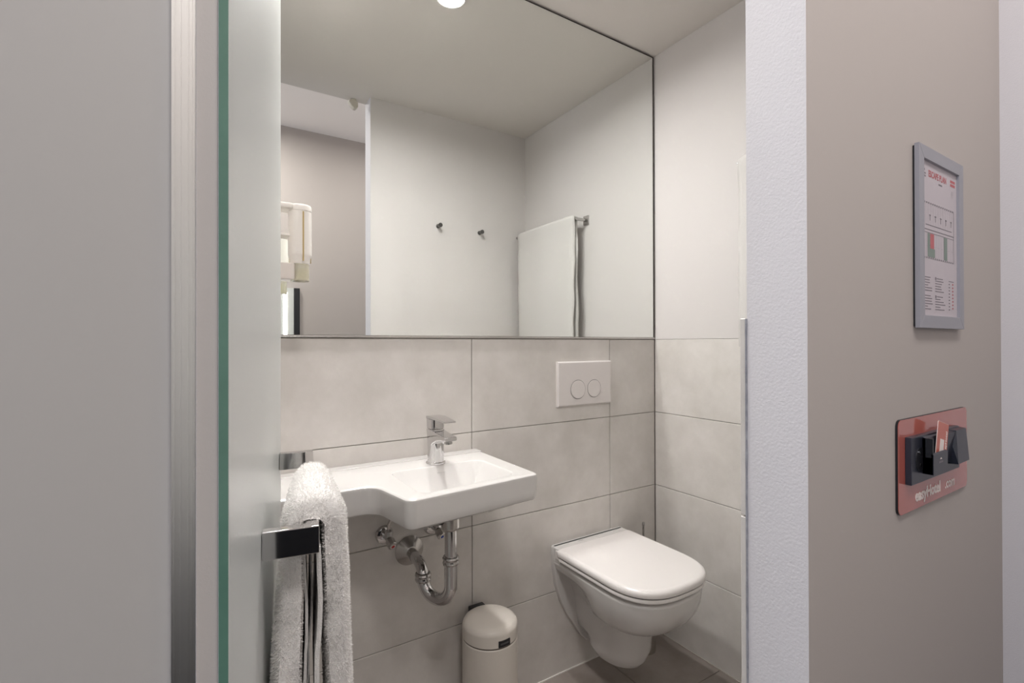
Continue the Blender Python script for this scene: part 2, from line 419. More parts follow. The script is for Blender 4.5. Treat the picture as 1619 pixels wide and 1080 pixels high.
# angle valves
def valve(x, z, dot, label, hose_to):
    v = thing('angle_valve', (x, D, z), label, 'valve', 'angle valves under the washbasin')
    bm = NB(); lathe(bm, [(.0265, 0), (.0265, .002), (.022, .008), (.012, .011)], (x, D, z), (0, -1, 0), 32); obj('wall_rosette', bm, CHROME, v)
    bm = NB(); cyl(bm, (x, D - .008, z), (x, D - .05, z), .0085); obj('valve_body', bm, CHROME, v)
    bm = NB(); lathe(bm, [(.0105, 0), (.011, .003), (.011, .022), (.008, .026)], (x, D - .04, z), (0, 0, 1), 8); obj('compression_nut', bm, DCHROME, v)
    bm = NB(); lathe(bm, [(.012, 0), (.0135, .004), (.0135, .02), (.012, .023)], (x, D - .048, z - .001), (.12, -.75, -.42), 8)
    k = obj('knob', bm, BRUSH, v, smooth=20)
    d = Vector((.12, -.75, -.42)).normalized()
    bm = NB(); p = Vector((x, D - .048, z - .001)) + d * .0229; cyl(bm, p, p + d * .0012, .0085, 20); obj('knob_cap', bm, PLASTIC, k)
    bm = NB(); cyl(bm, p + d * .001, p + d * .0018, .0048, 16); obj('colour_mark', bm, dot, k)
    bm = NB(); a = Vector((x, D - .04, z + .02)); h = Vector(hose_to)
    pts = [a, a + Vector((0, 0, .02))] + [a.lerp(h, f) + Vector((0, 0, .03 * math.sin(f * PI) + .02 * (1 - f))) for f in (.3, .5, .7, .85, 1)]
    tube(bm, pts, .0048, 12); obj('braided_hose', bm, BRUSH, v)
valve(.444, .634, RED, 'chrome angle valve with red mark left of the drain flange', (.505, 1.30, .748))
valve(.592, .630, BLUEM, 'chrome angle valve with blue mark behind the vertical drain pipe', (.575, 1.30, .748))

# ------------------------------------------------------------------ flush plate
f = thing('flush_plate', (1.198, D, .955), 'white dual flush plate with two round buttons above the toilet', 'flush plate')
x0, x1, z0, z1 = 1.069, 1.327, .956, 1.118
bm = NB()
loft(bm, [[Vector((x, y, z)) for x, z in ((x0 + i, z0 + i), (x1 - i, z0 + i), (x1 - i, z1 - i), (x0 + i, z1 - i))] for y, i in ((D, 0), (D - .0075, 0), (D - .0115, .0035), (D - .012, .006))])
obj('cover_plate', bm, PLASTIC, f, smooth=0)
for cx, r in ((1.161, .0352), (1.2395, .0335)):
    bm = NB(); cyl(bm, (cx, D - .0115, 1.0155), (cx, D - .0123, 1.0155), r, 48); g = obj('button_gap', bm, DARK, f)
    bm = NB(); lathe(bm, [(r - .0016, 0), (r - .0016, .0016), (r - .003, .0022), (r * .6, .0017), (r * .3, .0014), (r * .05, .0013)], (cx, D - .0118, 1.0155), (0, -1, 0), 48); obj('flush_button', bm, PLASTIC, f)

# ------------------------------------------------------------------ toilet
TX = 1.214
to = thing('toilet', (TX, D, .10), 'white wall hung toilet with closed lid in the corner', 'toilet')
def lidline(hw, yf, yr, ym, n, K=18, corner=.02):
    right = [(hw - corner, yr), (hw - corner * .3, yr - corner * .3), (hw, yr - corner)]
    L = ym - yf
    for k in range(K + 1):
        a = PI / 2 * k / K
        right.append((hw * math.cos(a) ** (2 / n), ym - L * math.sin(a) ** (2 / n)))
    pts = right + [(-x, y) for x, y in reversed(right[:-1])]
    return [Vector((TX + x, y)) for x, y in reversed(pts)]
def ccw(o):
    a = sum(o[i - 1].x * o[i].y - o[i].x * o[i - 1].y for i in range(len(o)))
    return o if a > 0 else list(reversed(o))
def bowlline(hw, yf, n, hn, yr=None):
    right = []; q0 = yr is not None; yr = yr or D - .002
    ym = yf + max(.03, hw * .98)
    if q0: ym = (yf + yr) / 2
    for k in range(9):
        s = k / 8; y = yr - (yr - ym) * s
        if q0: x = hw * math.sin(PI / 2 * s) ** .9 if k else .004
        else:
            q = min(1, max(0, (s - .25) / .6)); q = q * q * (3 - 2 * q); x = hn + (hw - hn) * q
        right.append((x, y))
    for k in range(1, 17):
        a = PI / 2 * k / 16
        right.append((hw * math.cos(a) ** (2 / n), ym - (ym - yf) * math.sin(a) ** (2 / n)))
    pts = right + [(-x, y) for x, y in reversed(right[:-1])]
    return [Vector((TX + x, y)) for x, y in pts]
bm = NB()
SL = [(.100, .022, 1.205, 2.0, 0, 1.255), (.1025, .044, 1.177, 2.0, 0, 1.285), (.109, .062, 1.152, 2.0, 0, 1.315), (.121, .075, 1.133, 2.0, 0, 1.345), (.138, .082, 1.121, 2.0, 0, 1.372), (.165, .086, 1.113, 2.1, .060), (.22, .088, 1.108, 2.1, .072), (.262, .092, 1.100, 2.1, .074),
      (.274, .098, 1.075, 2.1, .076), (.280, .110, 1.050, 2.2, .078), (.291, .128, 1.022, 2.3, .082), (.306, .144, .997, 2.4, .088), (.326, .156, .977, 2.5, .095), (.350, .164, .963, 2.55, .110), (.372, .168, .956, 2.6, .140), (.388, .170, .953, 2.6, .160), (.41, .172, .951, 2.6, .168), (.416, .171, .952, 2.6, .168), (.420, .167, .957, 2.6, .165), (.4285, .152, .972, 2.6, .150)]
loft(bm, [lift(bowlline(*q_[1:]), q_[0]) for q_ in SL])
obj('bowl', bm, CERAM, to, smooth=50)
bm = NB()
half = [(.0, .088), (.02, .092), (.045, .118), (.072, .160), (.105, .208), (.135, .262), (.158, .33), (.168, .40), (.170, .44), (.170, .462), (.166, .468)]
ring = [(TX + x, z) for x, z in half] + [(TX - x, z) for x, z in reversed(half[1:])]
rg = lambda y, s: [Vector((TX + (x - TX) * s, y, .30 + (z - .30) * s)) for x, z in ring]
loft(bm, [rg(D - .0005, 1), rg(D - .014, 1), rg(D - .017, .985), rg(D - .018, .96)])
obj('wall_flange', bm, CERAM, to, smooth=40)
bm = box(NB(), TX - .169, TX + .169, 1.343, D - .001, .415, .468, .006, 3)
obj('rear_shelf', bm, CERAM, to)
bm = NB()
for k in range(5): box(bm, TX - .062 + k * .0045, TX - .059 + k * .0045, 1.3635, 1.3665, .468, .4683)
obj('maker_mark', bm, INKG, to, smooth=0)
LO = ccw(lidline(.1770, .944, 1.352, 1.12, 2.75))
bm = NB(); slab(bm, LO, [(.012, .4285), (.008, .4305), (.001, .432), (0, .435), (.001, .4415), (.003, .4428)])
obj('seat', bm, SEATM, to, smooth=50)
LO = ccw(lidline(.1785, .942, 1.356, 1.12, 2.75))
bm = NB(); slab(bm, LO, [(.006, .4415), (.006, .4480)]); obj('seat_gap_shade', bm, DARK, to, smooth=0)  # dark ring standing in for the shade between lid and seat
bm = NB()
vr = slab(bm, LO, [(.014, .4425), (.014, .4466), (.001, .4472), (0, .451), (0, .457), (.002, .4625), (.006, .4665), (.0115, .4686), (.016, .4692)])
ld = obj('lid', bm, SEATM, to, smooth=50)
for sx in (-1, 1):
    bm = NB(); box(bm, TX + sx * .150 - .022, TX + sx * .150 + .022, 1.338, 1.362, .43, .461, .004, 2)
    obj('hinge_block', bm, SEATM, to)
bm = NB(); cyl(bm, (TX - .077, D - .055, .345), (TX - .092, D - .055, .345), .009, 16)
obj('fixing_cap', bm, DARK, to)

# ------------------------------------------------------------------ toilet brush
bx_, by_ = 1.447, 1.327
tb = thing('toilet_brush', (bx_, by_, 0), 'slim chrome toilet brush handle sticking up behind the toilet lid', 'toilet brush')
bm = NB(); lathe(bm, [(.043, 0), (.045, .002), (.045, .20), (.043, .2)], (bx_, by_, 0), seg=32); obj('brush_holder', bm, BRUSH, tb)
bm = NB(); lathe(bm, [(.044, .20), (.044, .206), (.02, .212), (.006, .216)], (bx_, by_, 0), seg=32); obj('holder_lid', bm, BRUSH, tb)
bm = NB(); lathe(bm, [(.0042, .21), (.0042, .475), (.0056, .478), (.0056, .486), (.004, .489)], (bx_, by_, 0), seg=16); obj('handle', bm, DCHROME, tb)

# ------------------------------------------------------------------ pedal bin
bx, by, br = .735, 1.283, .0835
pb = thing('pedal_bin', (bx, by, 0), 'small round cream pedal bin with domed lid beneath the washbasin', 'bin')
bm = NB(); lathe(bm, [(br - .002, .012), (br, .015), (br, .304), (br - .002, .3065)], (bx, by, 0), seg=64); obj('bin_body', bm, BINM, pb)
bm = NB(); lathe(bm, [(br + .001, 0), (br + .002, .003), (br + .001, .013)], (bx, by, 0), seg=48); obj('base_ring', bm, BLACK, pb)
bm = NB(); lathe(bm, [(br - .004, .306), (br - .002, .307), (br - .002, .3105), (br - .004, .312)], (bx, by, 0), seg=64); obj('rim_seal', bm, mat('brown_seal', srgb(92, 84, 74), .5), pb)
bm = NB(); lathe(bm, [(br - .003, .3105), (br, .3115), (br, .342), (br - .0015, .3475), (br - .0055, .3535), (br - .0115, .3575), (br - .02, .3603), (br - .036, .3625), (br * .3, .364), (br * .08, .3643)], (bx, by, 0), seg=64)
bl = obj('bin_lid', bm, BINM, pb, smooth=60)
bm = NB()
def patch(bm, a0, a1, z0, z1, r0, r1, n=8):
    lo = []
    for k in range(n + 1):
        a = a0 + (a1 - a0) * k / n; c, s = math.cos(a), math.sin(a)
        lo.append([Vector((bx + r * c, by + r * s, z)) for r, z in ((r0, z0), (r1, z0 + .001), (r1, z1 - .001), (r0, z1))])
    loft(bm, lo)
patch(bm, R(-90 - 13), R(-90 + 13), .3125, .3315, br - .001, br + .0022)
lb = obj('name_plate', bm, BLACK, bl)
bm = NB(); patch(bm, R(-90 - 9), R(-90 + 9), .319, .3255, br + .001, br + .0026); obj('maker_mark', bm, mat('dark_grey_print', srgb(75, 76, 78), .4), bl)
bm = NB(); box(bm, bx - .026, bx + .026, by + br - .012, by + br + .012, .285, .356, .004, 2); obj('hinge_handle', bm, BLACK, pb)
bm = NB(); box(bm, bx - .022, bx + .022, by - br - .035, by - br + .004, .012, .02, .003, 2); obj('pedal', bm, BLACK, pb)

# ------------------------------------------------------------------ glass door with towel rail handle
DA = R(9.3); t1 = .56
P0 = Vector((.0133, .3276)); DD = Vector((math.sin(DA), math.cos(DA))); DN = Vector((math.cos(DA), -math.sin(DA)))
DL = .7065
def dp(l, s, z): q = P0 + DD * l + DN * s; return Vector((q.x, q.y, z))
dr = thing('door_1', (P0.x, P0.y, 0), 'satin white glass door standing open at the left', None, None, 'structure')
def dbox(bm, l0, l1, s0, s1, z0, z1, bev=0, seg=2):
    b2 = NB(); box(b2, l0, l1, s0, s1, z0, z1, bev, seg)
    vm = {v: bm.verts.new(dp(v.co.x, v.co.y, v.co.z)) for v in b2.verts}
    for fc in b2.faces: bm.faces.new([vm[v] for v in fc.verts])
    b2.free(); return bm
GT = .0055
bm = dbox(NB(), .0006, DL, -GT, 0, .01, ZC - .03, .0004, 1); gp = obj('glass_pane', bm, SATIN, dr, smooth=0)
bm = dbox(NB(), 0, .0007, -GT + .0003, -.0003, .01, ZC - .03); obj('glass_edge', bm, GEDGE, gp, smooth=0)
HL = (t1 - P0.y) / DD.y; HL2 = (.948 - P0.y) / DD.y
hr = thing('towel_rail_handle', tuple(dp(HL, 0, .96)), 'flat chrome towel rail handle bolted to the glass door', 'towel rail')
for l in (HL, HL2):
    bm = dbox(NB(), l, l + .013, .0003, .0555, .9605, .9905, .0015, 2)
    br_ = obj('bracket', bm, CHROME, hr)
bm = dbox(NB(), HL + .0125, HL2 + .0005, .0425, .0558, .9607, .9903, .0015, 2); obj('bar', bm, CHROME, hr)

# ------------------------------------------------------------------ towels
def fibres(bm_src, count, ln, wd, keep=None):
    """short loop fibres standing on the surface of a mesh"""
    bm_src.faces.ensure_lookup_table(); bm_src.normal_update()
    fs = [f for f in bm_src.faces if f.calc_area() > 1e-9 and (keep is None or keep(f.calc_center_median()))]
    cum = []; s = 0
    for f in fs: s += f.calc_area(); cum.append(s)
    import bisect
    vs, fc = [], []
    for _ in range(count):
        f = fs[bisect.bisect(cum, random.random() * s) if False else min(len(fs) - 1, bisect.bisect(cum, random.random() * s))]
        v = [x.co for x in f.verts]
        a, b = random.random(), random.random()
        if len(v) == 4: p = (v[0] * (1 - a) + v[1] * a) * (1 - b) + (v[3] * (1 - a) + v[2] * a) * b
        else:
            if a + b > 1: a, b = 1 - a, 1 - b
            p = v[0] + (v[1] - v[0]) * a + (v[2] - v[0]) * b
        n = (f.normal + Vector((random.gauss(0, .55), random.gauss(0, .55), random.gauss(-.15, .5)))).normalized()
        if n.dot(f.normal) < .15: n = (n + f.normal).normalized()
        tdir = n.cross(Vector((random.gauss(0, 1), random.gauss(0, 1), random.gauss(0, 1)))).normalized() * wd
        tip = p + n * ln * random.uniform(.5, 1.15)
        i = len(vs); vs += [p - tdir, p + tdir, tip + tdir * .35, tip - tdir * .35]; fc.append((i, i + 1, i + 2, i + 3))
    return vs, fc
def pile(name, vs, fc, m, parent):
    me = bpy.data.meshes.new(name); o0 = ORG[parent.name]
    me.from_pydata([v - o0 for v in vs], [], fc); me.materials.append(m)
    o = bpy.data.objects.new(name, me); C.objects.link(o); o.parent = parent; o['kind'] = 'stuff'
    return o
def nz(p, s, k=0): return noise.noise(Vector(p) * s + Vector((k, k * 2, k * 3)))
# towel over the door handle: closed profile (outer + inner contour) swept along the bar
tw = thing('hand_towel', tuple(dp(.35, .05, .60)), 'thick white terry towel hung over the door handle rail', 'towel')
def towel_profile(zl, zr, thick_l, thick_r, sc, top, gap_l, gap_r, n=26):
    """returns loop of (s, z): outer left bottom -> top -> outer right bottom -> inner back"""
    out = []
    ol_, or_ = gap_l - thick_l, gap_r + thick_r
    for k in range(n + 1):
        z = zl + (top - .045 - zl) * k / n; out.append((ol_ , z))
    for k in range(1, 14):
        a = PI - PI * k / 14
        c = (ol_ + or_) / 2; out.append((c + (or_ - ol_) / 2 * math.cos(a), top - .045 + .045 * math.sin(a) ** .8))
    for k in range(n + 1):
        z = top - .045 + (zr - top + .045) * k / n; out.append((or_, z))
    inn = []
    for k in range(n + 1):
        z = zr + (.984 - zr) * k / n; inn.append((gap_r, z))
    for k in range(1, 8):
        a = PI * k / 8; c = (gap_l + gap_r) / 2; inn.append((c + (gap_r - gap_l) / 2 * math.cos(a), .984 + .009 * math.sin(a)))
    for k in range(n + 1):
        z = .984 + (zl - .984) * k / n; inn.append((gap_l, z))
    return out + inn
bm = NB(); NT = 26; L0, L1 = HL + .024, (.80 - P0.y) / DD.y
rings = []
for i in range(NT + 1):
    f = i / NT; l = L0 + (L1 - L0) * f
    e = min(1, min(f, 1 - f) / .10); rnd = .80 + .20 * math.sin(e * PI / 2)
    topz = 1.020 - .013 * f - (1 - rnd) * .05; tap_ = 1 - .22 * f
    pr = towel_profile(.585, .60, .0190, .0262, 1, topz, .0365, .0605)
    ring = []
    for k, (s, z) in enumerate(pr):
        outer = k < 67
        mid = .0485
        dz = max(0, .96 - z)
        sp_ = s
        if outer: sp_ = mid + (s - mid) * rnd * (1 + (tap_ - 1) * min(1, max(0, (z - .90) / .08)))
        # the layers lean and ripple as they hang
        if s < mid: sp_ += -.010 * min(1, dz / .16) * (1 if outer else .3)
        else: sp_ += .005 * min(1, dz / .2) + .006 * dz
        q = (s * .4, l, z)
        rip = .0045 * nz((l * .6, 0, z * .35), 22, 3 if outer else 9) * min(1, dz / .05 + .35)
        fine = .0016 * nz((s, l, z), 120, 5)
        sp_ += rip + fine
        sp_ = max(sp_, .004 + .001 * nz((l, z, 0), 40))
        if z > .955 and not outer: sp_ = min(max(sp_, .0), .2)
        ring.append(dp(l + .006 * nz((0, s, z), 18, 2) * (1 - 2 * abs(f - .5)) + (.008 * nz((s, 0, z), 30, 8) if f in (0, 1) else 0), sp_, z + .002 * nz((s, l, z), 60, 1)))
    rings.append(ring)
vr = loft(bm, rings, False, False)
# end faces: strip between the outer and inner contour
npr = len(rings[0]); no = 67
for ends, fl_ in ((vr[0], False), (vr[-1], True)):
    outc = ends[:no]; innc = list(reversed(ends[no:]))
    m_ = len(innc)
    for k in range(no - 1):
        a = round(k * (m_ - 1) / (no - 1)); b = round((k + 1) * (m_ - 1) / (no - 1))
        vs = [outc[k], outc[k + 1], innc[b]] + ([innc[a]] if a != b else [])
        try: bm.faces.new(vs)
        except ValueError: pass
bmesh.ops.recalc_face_normals(bm, faces=bm.faces)
vs, fc = fibres(bm, 90000, .0036, .00034, keep=lambda c: c.z > .72)
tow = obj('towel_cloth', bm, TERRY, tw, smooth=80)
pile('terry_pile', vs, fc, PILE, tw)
# inner folded edges visible between the two hanging layers
for s0, s1, z1, l0, dpt in ((.0395, .0425, .956, .012, .16), (.0525, .0575, .957, .004, .18), (.0455, .0475, .95, .03, .12)):
    bm = NB(); rr_ = []
    for j in range(25):
        z = .60 + (z1 - .60) * j / 24
        wv = .0022 * math.sin(z * 26 + s0 * 900) + .0015 * nz((s0, z, 0), 30)
        rr_.append([dp(L0 + l0, s0 + wv, z), dp(L0 + l0 - .0012, (s0 + s1) / 2 + wv, z), dp(L0 + l0, s1 + wv, z), dp(L0 + l0 + dpt, s1 + wv * .4, z), dp(L0 + l0 + dpt, s0 + wv * .4, z)])
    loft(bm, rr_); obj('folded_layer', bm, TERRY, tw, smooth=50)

# towel rail and bath towel on the right wall (seen in the mirror)
RX, RZ = 1.515, 1.783
tr2 = thing('wall_towel_rail', (W, .70, RZ), 'chrome towel rail on the right wall seen in the mirror', 'towel rail')
for y in (.961, .452):
    bm = box(NB(), W - .007, W + .001, y - .018, y + .018, RZ - .022, RZ + .022, .0015, 2); obj('wall_plate', bm, DCHROME, tr2)
    bm = NB(); cyl(bm, (W - .006, y, RZ), (RX, y, RZ), .0075, 16); obj('post', bm, DCHROME, tr2)
bm = NB(); cyl(bm, (RX, .968, RZ), (RX, .445, RZ), .0078, 16); obj('bar', bm, DCHROME, tr2)
bt = thing('bath_towel', (RX, .70, 1.17), 'white bath towel folded over the rail on the right wall', 'towel')
bm = NB(); rings = []; NT = 30; no_ = 59
for i in range(NT + 1):
    f = i / NT; y = .958 + (.474 - .958) * f
    zf, zbk = 1.172 + .010 * f, 1.10
    pr = []
    th = .0105
    e = min(1, min(f, 1 - f) / .06); rd = .7 + .3 * math.sin(e * PI / 2)
    so, si = .0205 * rd + .002, .0086
    n = 24
    pr += [(-so, zf + (RZ - zf) * k / n) for k in range(n + 1)]
    pr += [(so * math.cos(PI - PI * k / 10), RZ + .021 * rd * math.sin(PI * k / 10)) for k in range(1, 10)]
    pr += [(so, RZ + (zbk - RZ) * k / n) for k in range(n + 1)]
    pr += [(si, zbk + (RZ - zbk) * k / n) for k in range(n + 1)]
    pr += [(si * math.cos(PI * k / 6), RZ + .0095 * math.sin(PI * k / 6)) for k in range(1, 6)]
    pr += [(-si, RZ + (zf - RZ) * k / n) for k in range(n + 1)]
    ring = []
    for k, (s, z) in enumerate(pr):
        dz = RZ - z; h = max(0, dz)
        s2 = s; hh = min(1, h / .06)
        if k < no_: s2 -= math.copysign(.0062 * hh, s)
        else: s2 *= 1 - .8 * hh
        if s < 0: s2 += -.006 * min(1, h / .35) * (1 - .3 * f) + .005 * nz((y, z * .3, 0), 9, 1) * min(1, h / .1)
        else: s2 += .005 * min(1, h / .3) + .004 * nz((y, z * .3, 0), 10, 4) * min(1, h / .1)
        s2 += .0008 * nz((s, y, z), 90)
        yy = y + (.008 * (z - 1.5) * (1 if s < 0 else -1.2)) * (1 - 2 * f) + .006 * nz((0, s * 3, z), 9, 2)
        ring.append(Vector((RX + s2, yy, z + .002 * nz((s, y, z), 40))))
    rings.append(ring)
vr = loft(bm, rings, False, False)
no = 24 + 1 + 9 + 25
for ends in (vr[0], vr[-1]):
    outc = ends[:no]; innc = list(reversed(ends[no:])); m_ = len(innc)
    for k in range(no - 1):
        a = round(k * (m_ - 1) / (no - 1)); b = round((k + 1) * (m_ - 1) / (no - 1))
        try: bm.faces.new([outc[k], outc[k + 1], innc[b]] + ([innc[a]] if a != b else []))
        except ValueError: pass
bmesh.ops.recalc_face_normals(bm, faces=bm.faces)
vs, fc = fibres(bm, 14000, .0028, .0004)
obj('towel_cloth', bm, TERRY_SHADED, bt, smooth=80)
pile('terry_pile', vs, fc, TERRY_SHADED, bt)

# coat pegs on the inner face of the doorway wall
for x, z, which in ((1.036, 1.795, 'left peg of the two wall pegs reflected in the mirror, nearer the doorway'), (1.281, 1.789, 'right peg of the two wall pegs reflected in the mirror, nearer the towel')):
    p = thing('coat_peg', (x, YI, z), which, 'coat peg', 'coat pegs on the doorway wall')
    bm = NB(); lathe(bm, [(.011, 0), (.011, .003), (.007, .005)], (x, YI, z), (0, 1, 0), 20); obj('peg_rosette', bm, PEGM, p)
    bm = NB(); lathe(bm, [(.0068, 0), (.0068, .022), (.0108, .024), (.0108, .033), (.0095, .0345)], (x, YI + .003, z), (0, 1, 0), 20); obj('peg_pin', bm, PEGM, p)

# ------------------------------------------------------------------ soap dispenser
sx_, sy_, sr = .1905, 1.21, .0245
sd = thing('soap_dispenser', (sx_, sy_, 1.33), 'white wall soap dispenser with clear tip beside the mirror', 'dispenser')
def oval(cx, cy, rx, ry, z, n=36): return [Vector((cx + rx * math.copysign(abs(math.cos(2 * PI * k / n)) ** .8, math.cos(2 * PI * k / n)), cy + ry * math.copysign(abs(math.sin(2 * PI * k / n)) ** .8, math.sin(2 * PI * k / n)), z)) for k in range(n)]
bm = NB()
loft(bm, [oval(sx_, sy_, sr * a, .030 * a, z) for z, a in ((1.366, .80), (1.3675, .84), (1.379, .88), (1.384, .97), (1.389, 1), (1.484, 1), (1.4855, .985))])
bo = obj('bottle', bm, DISPW, sd)
bm = NB(); loft(bm, [oval(sx_, sy_, sr * a, .030 * a, z) for z, a in ((1.4858, .98), (1.487, 1.01), (1.496, 1.01), (1.4995, .96), (1.501, .85))]); obj('cap', bm, DISPW, sd)
bm = NB(); box(bm, sx_ + .001, sx_ + .0042, sy_ - .0312, sy_ - .0285, 1.372, 1.4835); obj('level_window', bm, WINDOWST, bo, smooth=0)
bm = NB(); box(bm, sx_ + .0235, sx_ + .0252, sy_ + .004, sy_ + .0072, 1.372, 1.4835); obj('level_window', bm, WINDOWST, bo, smooth=0)
bm = NB(); loft(bm, [oval(sx_, sy_, sr * .80, .025 * a, z) for z, a in ((1.3285, .93), (1.330, 1), (1.3655, 1), (1.3662, .97))]); obj('clear_tip', bm, CLEARC, sd)
bm = NB(); loft(bm, [oval(sx_, sy_, .012, .015 * a, z, 20) for z, a in ((1.334, .9), (1.336, 1), (1.353, 1), (1.3545, .9))]); obj('lotion', bm, LOTION, sd)
bm = NB(); box(bm, .111, sx_ - .018, sy_ - .026, sy_ + .030, 1.4885, 1.5005, .003, 2); obj('top_arm', bm, DISPW, sd)
bm = NB(); box(bm, .111, .121, sy_ - .032, sy_ + .034, 1.335, 1.500, .003, 2); obj('back_plate', bm, DISPW, sd)
bm = NB(); box(bm, .119, sx_ - .014, sy_ - .024, sy_ + .030, 1.3295, 1.366, .003, 2); obj('push_lever', bm, mat('dispenser_shade', srgb(226, 219, 212), .35), sd)
bm = NB(); box(bm, .119, sx_ - .022, sy_ - .014, sy_ + .030, 1.428, 1.434, .002, 2); obj('middle_shelf', bm, DISPW, sd)

# ------------------------------------------------------------------ downlight and room fittings
for (lx, ly), lt in zip(LAMPS, ('round ceiling downlight reflected at the top of the mirror', 'round ceiling downlight above the shelf end of the washbasin')):
    dl = thing('ceiling_downlight', (lx, ly, ZC), lt, 'lamp', 'bathroom downlights')
    bm = NB(); lathe(bm, [(.0438, .0), (.0438, -.005), (.048, -.0065), (.054, -.004), (.055, 0)], (lx, ly, ZC), seg=48, cap0=False, cap1=False); obj('trim_ring', bm, PLASTIC, dl)
    bm = NB(); cyl(bm, (lx, ly, ZC - .0005), (lx, ly, ZC - .003), .0434, 40); obj('diffuser', bm, LAMPM, dl)
for lx, ly, lt in ((1.12, -.18, 'round fill lamp added on the room ceiling nearer the end wall'), (.10, -.30, 'round fill lamp added on the room ceiling in front of the doorway')):  # bodies of the added fill lamps, kept out of the mirror's view
    rl = thing('added_fill_lamp', (lx, ly, ZR), lt, 'lamp', 'added room fill lamps')
    bm = NB(); lathe(bm, [(.16, 0), (.165, -.01), (.165, -.034), (.16, -.038)], (lx, ly, ZR), seg=48); obj('lamp_housing', bm, PLASTIC, rl)
    bm = NB(); lathe(bm, [(.152, -.038), (.152, -.041), (.14, -.0425)], (lx, ly, ZR), seg=48); obj('lamp_diffuser', bm, LAMPM, rl)
wn = thing('window_1', (-1.9, -.25, 1.5), 'bright room window behind the camera', None, None, 'structure')
for a in ((-.74, -.70), (.20, .24)):
    pass
bm = NB(); box(bm, -1.9, -1.87, -.75, -.70, .70, 2.3); box(bm, -1.9, -1.87, .20, .25, .70, 2.3); box(bm, -1.9, -1.87, -.70, .20, .70, .75); box(bm, -1.9, -1.87, -.70, .20, 2.25, 2.3)
obj('window_frame', bm, PLASTIC, wn, smooth=0)
bm = box(NB(), -1.9, -1.895, -.70, .20, .75, 2.25); obj('pane', bm, PANEL, wn, smooth=0)
# small door stop at the ceiling edge over the doorway
dsx, dsy = .622, YG + .015
ds = thing('ceiling_door_stop', (dsx, dsy, ZC - .05), 'small white door stop on the ceiling above the doorway, seen in the mirror', 'door stop')
bm = NB(); lathe(bm, [(.016, 0), (.016, -.006), (.012, -.01)], (dsx, dsy, ZC), seg=20); obj('mount', bm, mat('stop_grey', srgb(196, 190, 178), .5), ds)
bm = NB()
loft(bm, [lift(rrect(dsx + o, dsy + .003, h, .015, .004, 3), z) for z, h, o in ((ZC - .045, .006, .006), (ZC - .036, .016, .004), (ZC - .018, .022, -.002), (ZC - .008, .018, -.004))])
obj('stop_block', bm, mat('stop_grey', srgb(196, 190, 178), .5), ds)
# black edged panel with ribbed light strip on the opposite room wall
yo = YO
fy_ = 2 * (D - .0035) - yo
pn = thing('wall_display', (.4, yo, .3), 'pale panel with black edge on the room wall, reflected below the soap dispenser', 'panel')
bm = box(NB(), .05, .1460 * fy_, yo, yo + .022, .3, 1.56); obj('pale_face', bm, mat('pale_panel', srgb(205, 208, 204), .25), pn, smooth=0)
bm = box(NB(), .1462 * fy_, .1563 * fy_, yo, yo + .028, .3, 1.56); obj('black_edge', bm, BLACK, pn, smooth=0)
sl = thing('strip_light', (.131 * fy_, yo + .022, .4), 'bright ribbed vertical light strip reflected at the left edge of the mirror', 'lamp')
bm = NB(); box(bm, .1283 * fy_, .1345 * fy_, yo + .022, yo + .03, .40, 1.53, .001, 1); obj('light_bar', bm, LEDM, sl)
for k in range(56):
    bm = NB(); box(bm, .1268 * fy_, .1362 * fy_, yo + .022, yo + .0265, .41 + k * .02, .42 + k * .02); obj('rib', bm, CLEARC if False else PLASTIC, sl, smooth=0)

lc = thing('added_cabinet', (.2, YO, 0), 'dark low cabinet added in the room for the black reflection in the chrome handle', 'cabinet')  # unseen dark furniture added to darken the reflection in the bracket
obj('cabinet_body', box(NB(), -.9, 1.3, YO + .004, YO + .33, .05, .72, .002, 1), BLACK, lc, smooth=0)
for k in range(4): obj('cabinet_door', box(NB(), -.9 + k * .55 + .002, -.9 + (k + 1) * .55 - .002, YO + .33, YO + .348, .055, .715, .002, 1), BLACK, lc, smooth=0)
obj('plinth', box(NB(), -.88, 1.28, YO + .004, YO + .30, 0, .05), BLACK, lc, smooth=0)

# ------------------------------------------------------------------ escape plan frame
ef = thing('escape_plan_frame', (1.146, YG, 1.20), 'grey clip frame holding an escape plan on the grey wall', 'framed plan')
fx0, fx1, fz0, fz1, fy0 = 1.037, 1.255, 1.2215, 1.5215, .329
fz0, fz1 = 1.2095, 1.5285
bd = .0225
obj('backing', box(NB(), fx0 + .002, fx1 - .002, YG - .004, YG, fz0 + .003, fz1 - .003), BLACK, ef, smooth=0)
def mitre(bm, a, b, c, d, y0, y1):
    loft(bm, [[Vector((p[0], y, p[1])) for p in (a, b, c, d)] for y in (y1, y0)])
for a, b, c, d in (((fx0, fz0), (fx1, fz0), (fx1 - bd, fz0 + bd), (fx0 + bd, fz0 + bd)), ((fx1, fz0), (fx1, fz1), (fx1 - bd, fz1 - bd), (fx1 - bd, fz0 + bd)),
                   ((fx1, fz1), (fx0, fz1), (fx0 + bd, fz1 - bd), (fx1 - bd, fz1 - bd)), ((fx0, fz1), (fx0, fz0), (fx0 + bd, fz0 + bd), (fx0 + bd, fz1 - bd))):
    bm = NB(); mitre(bm, a, b, c, d, fy0, YG - .003)
    bmesh.ops.bevel(bm, geom=bm.edges[:], offset=.0004, segments=1, affect='EDGES')
    obj('frame_bar', bm, FRAMEM, ef)
py = .3336
pa = obj('plan_sheet', box(NB(), fx0 + bd - .004, fx1 - bd + .004, py, py + .0006, fz0 + bd - .004, fz1 - bd + .004), PAPER, ef, smooth=0)
yt = py - .00015
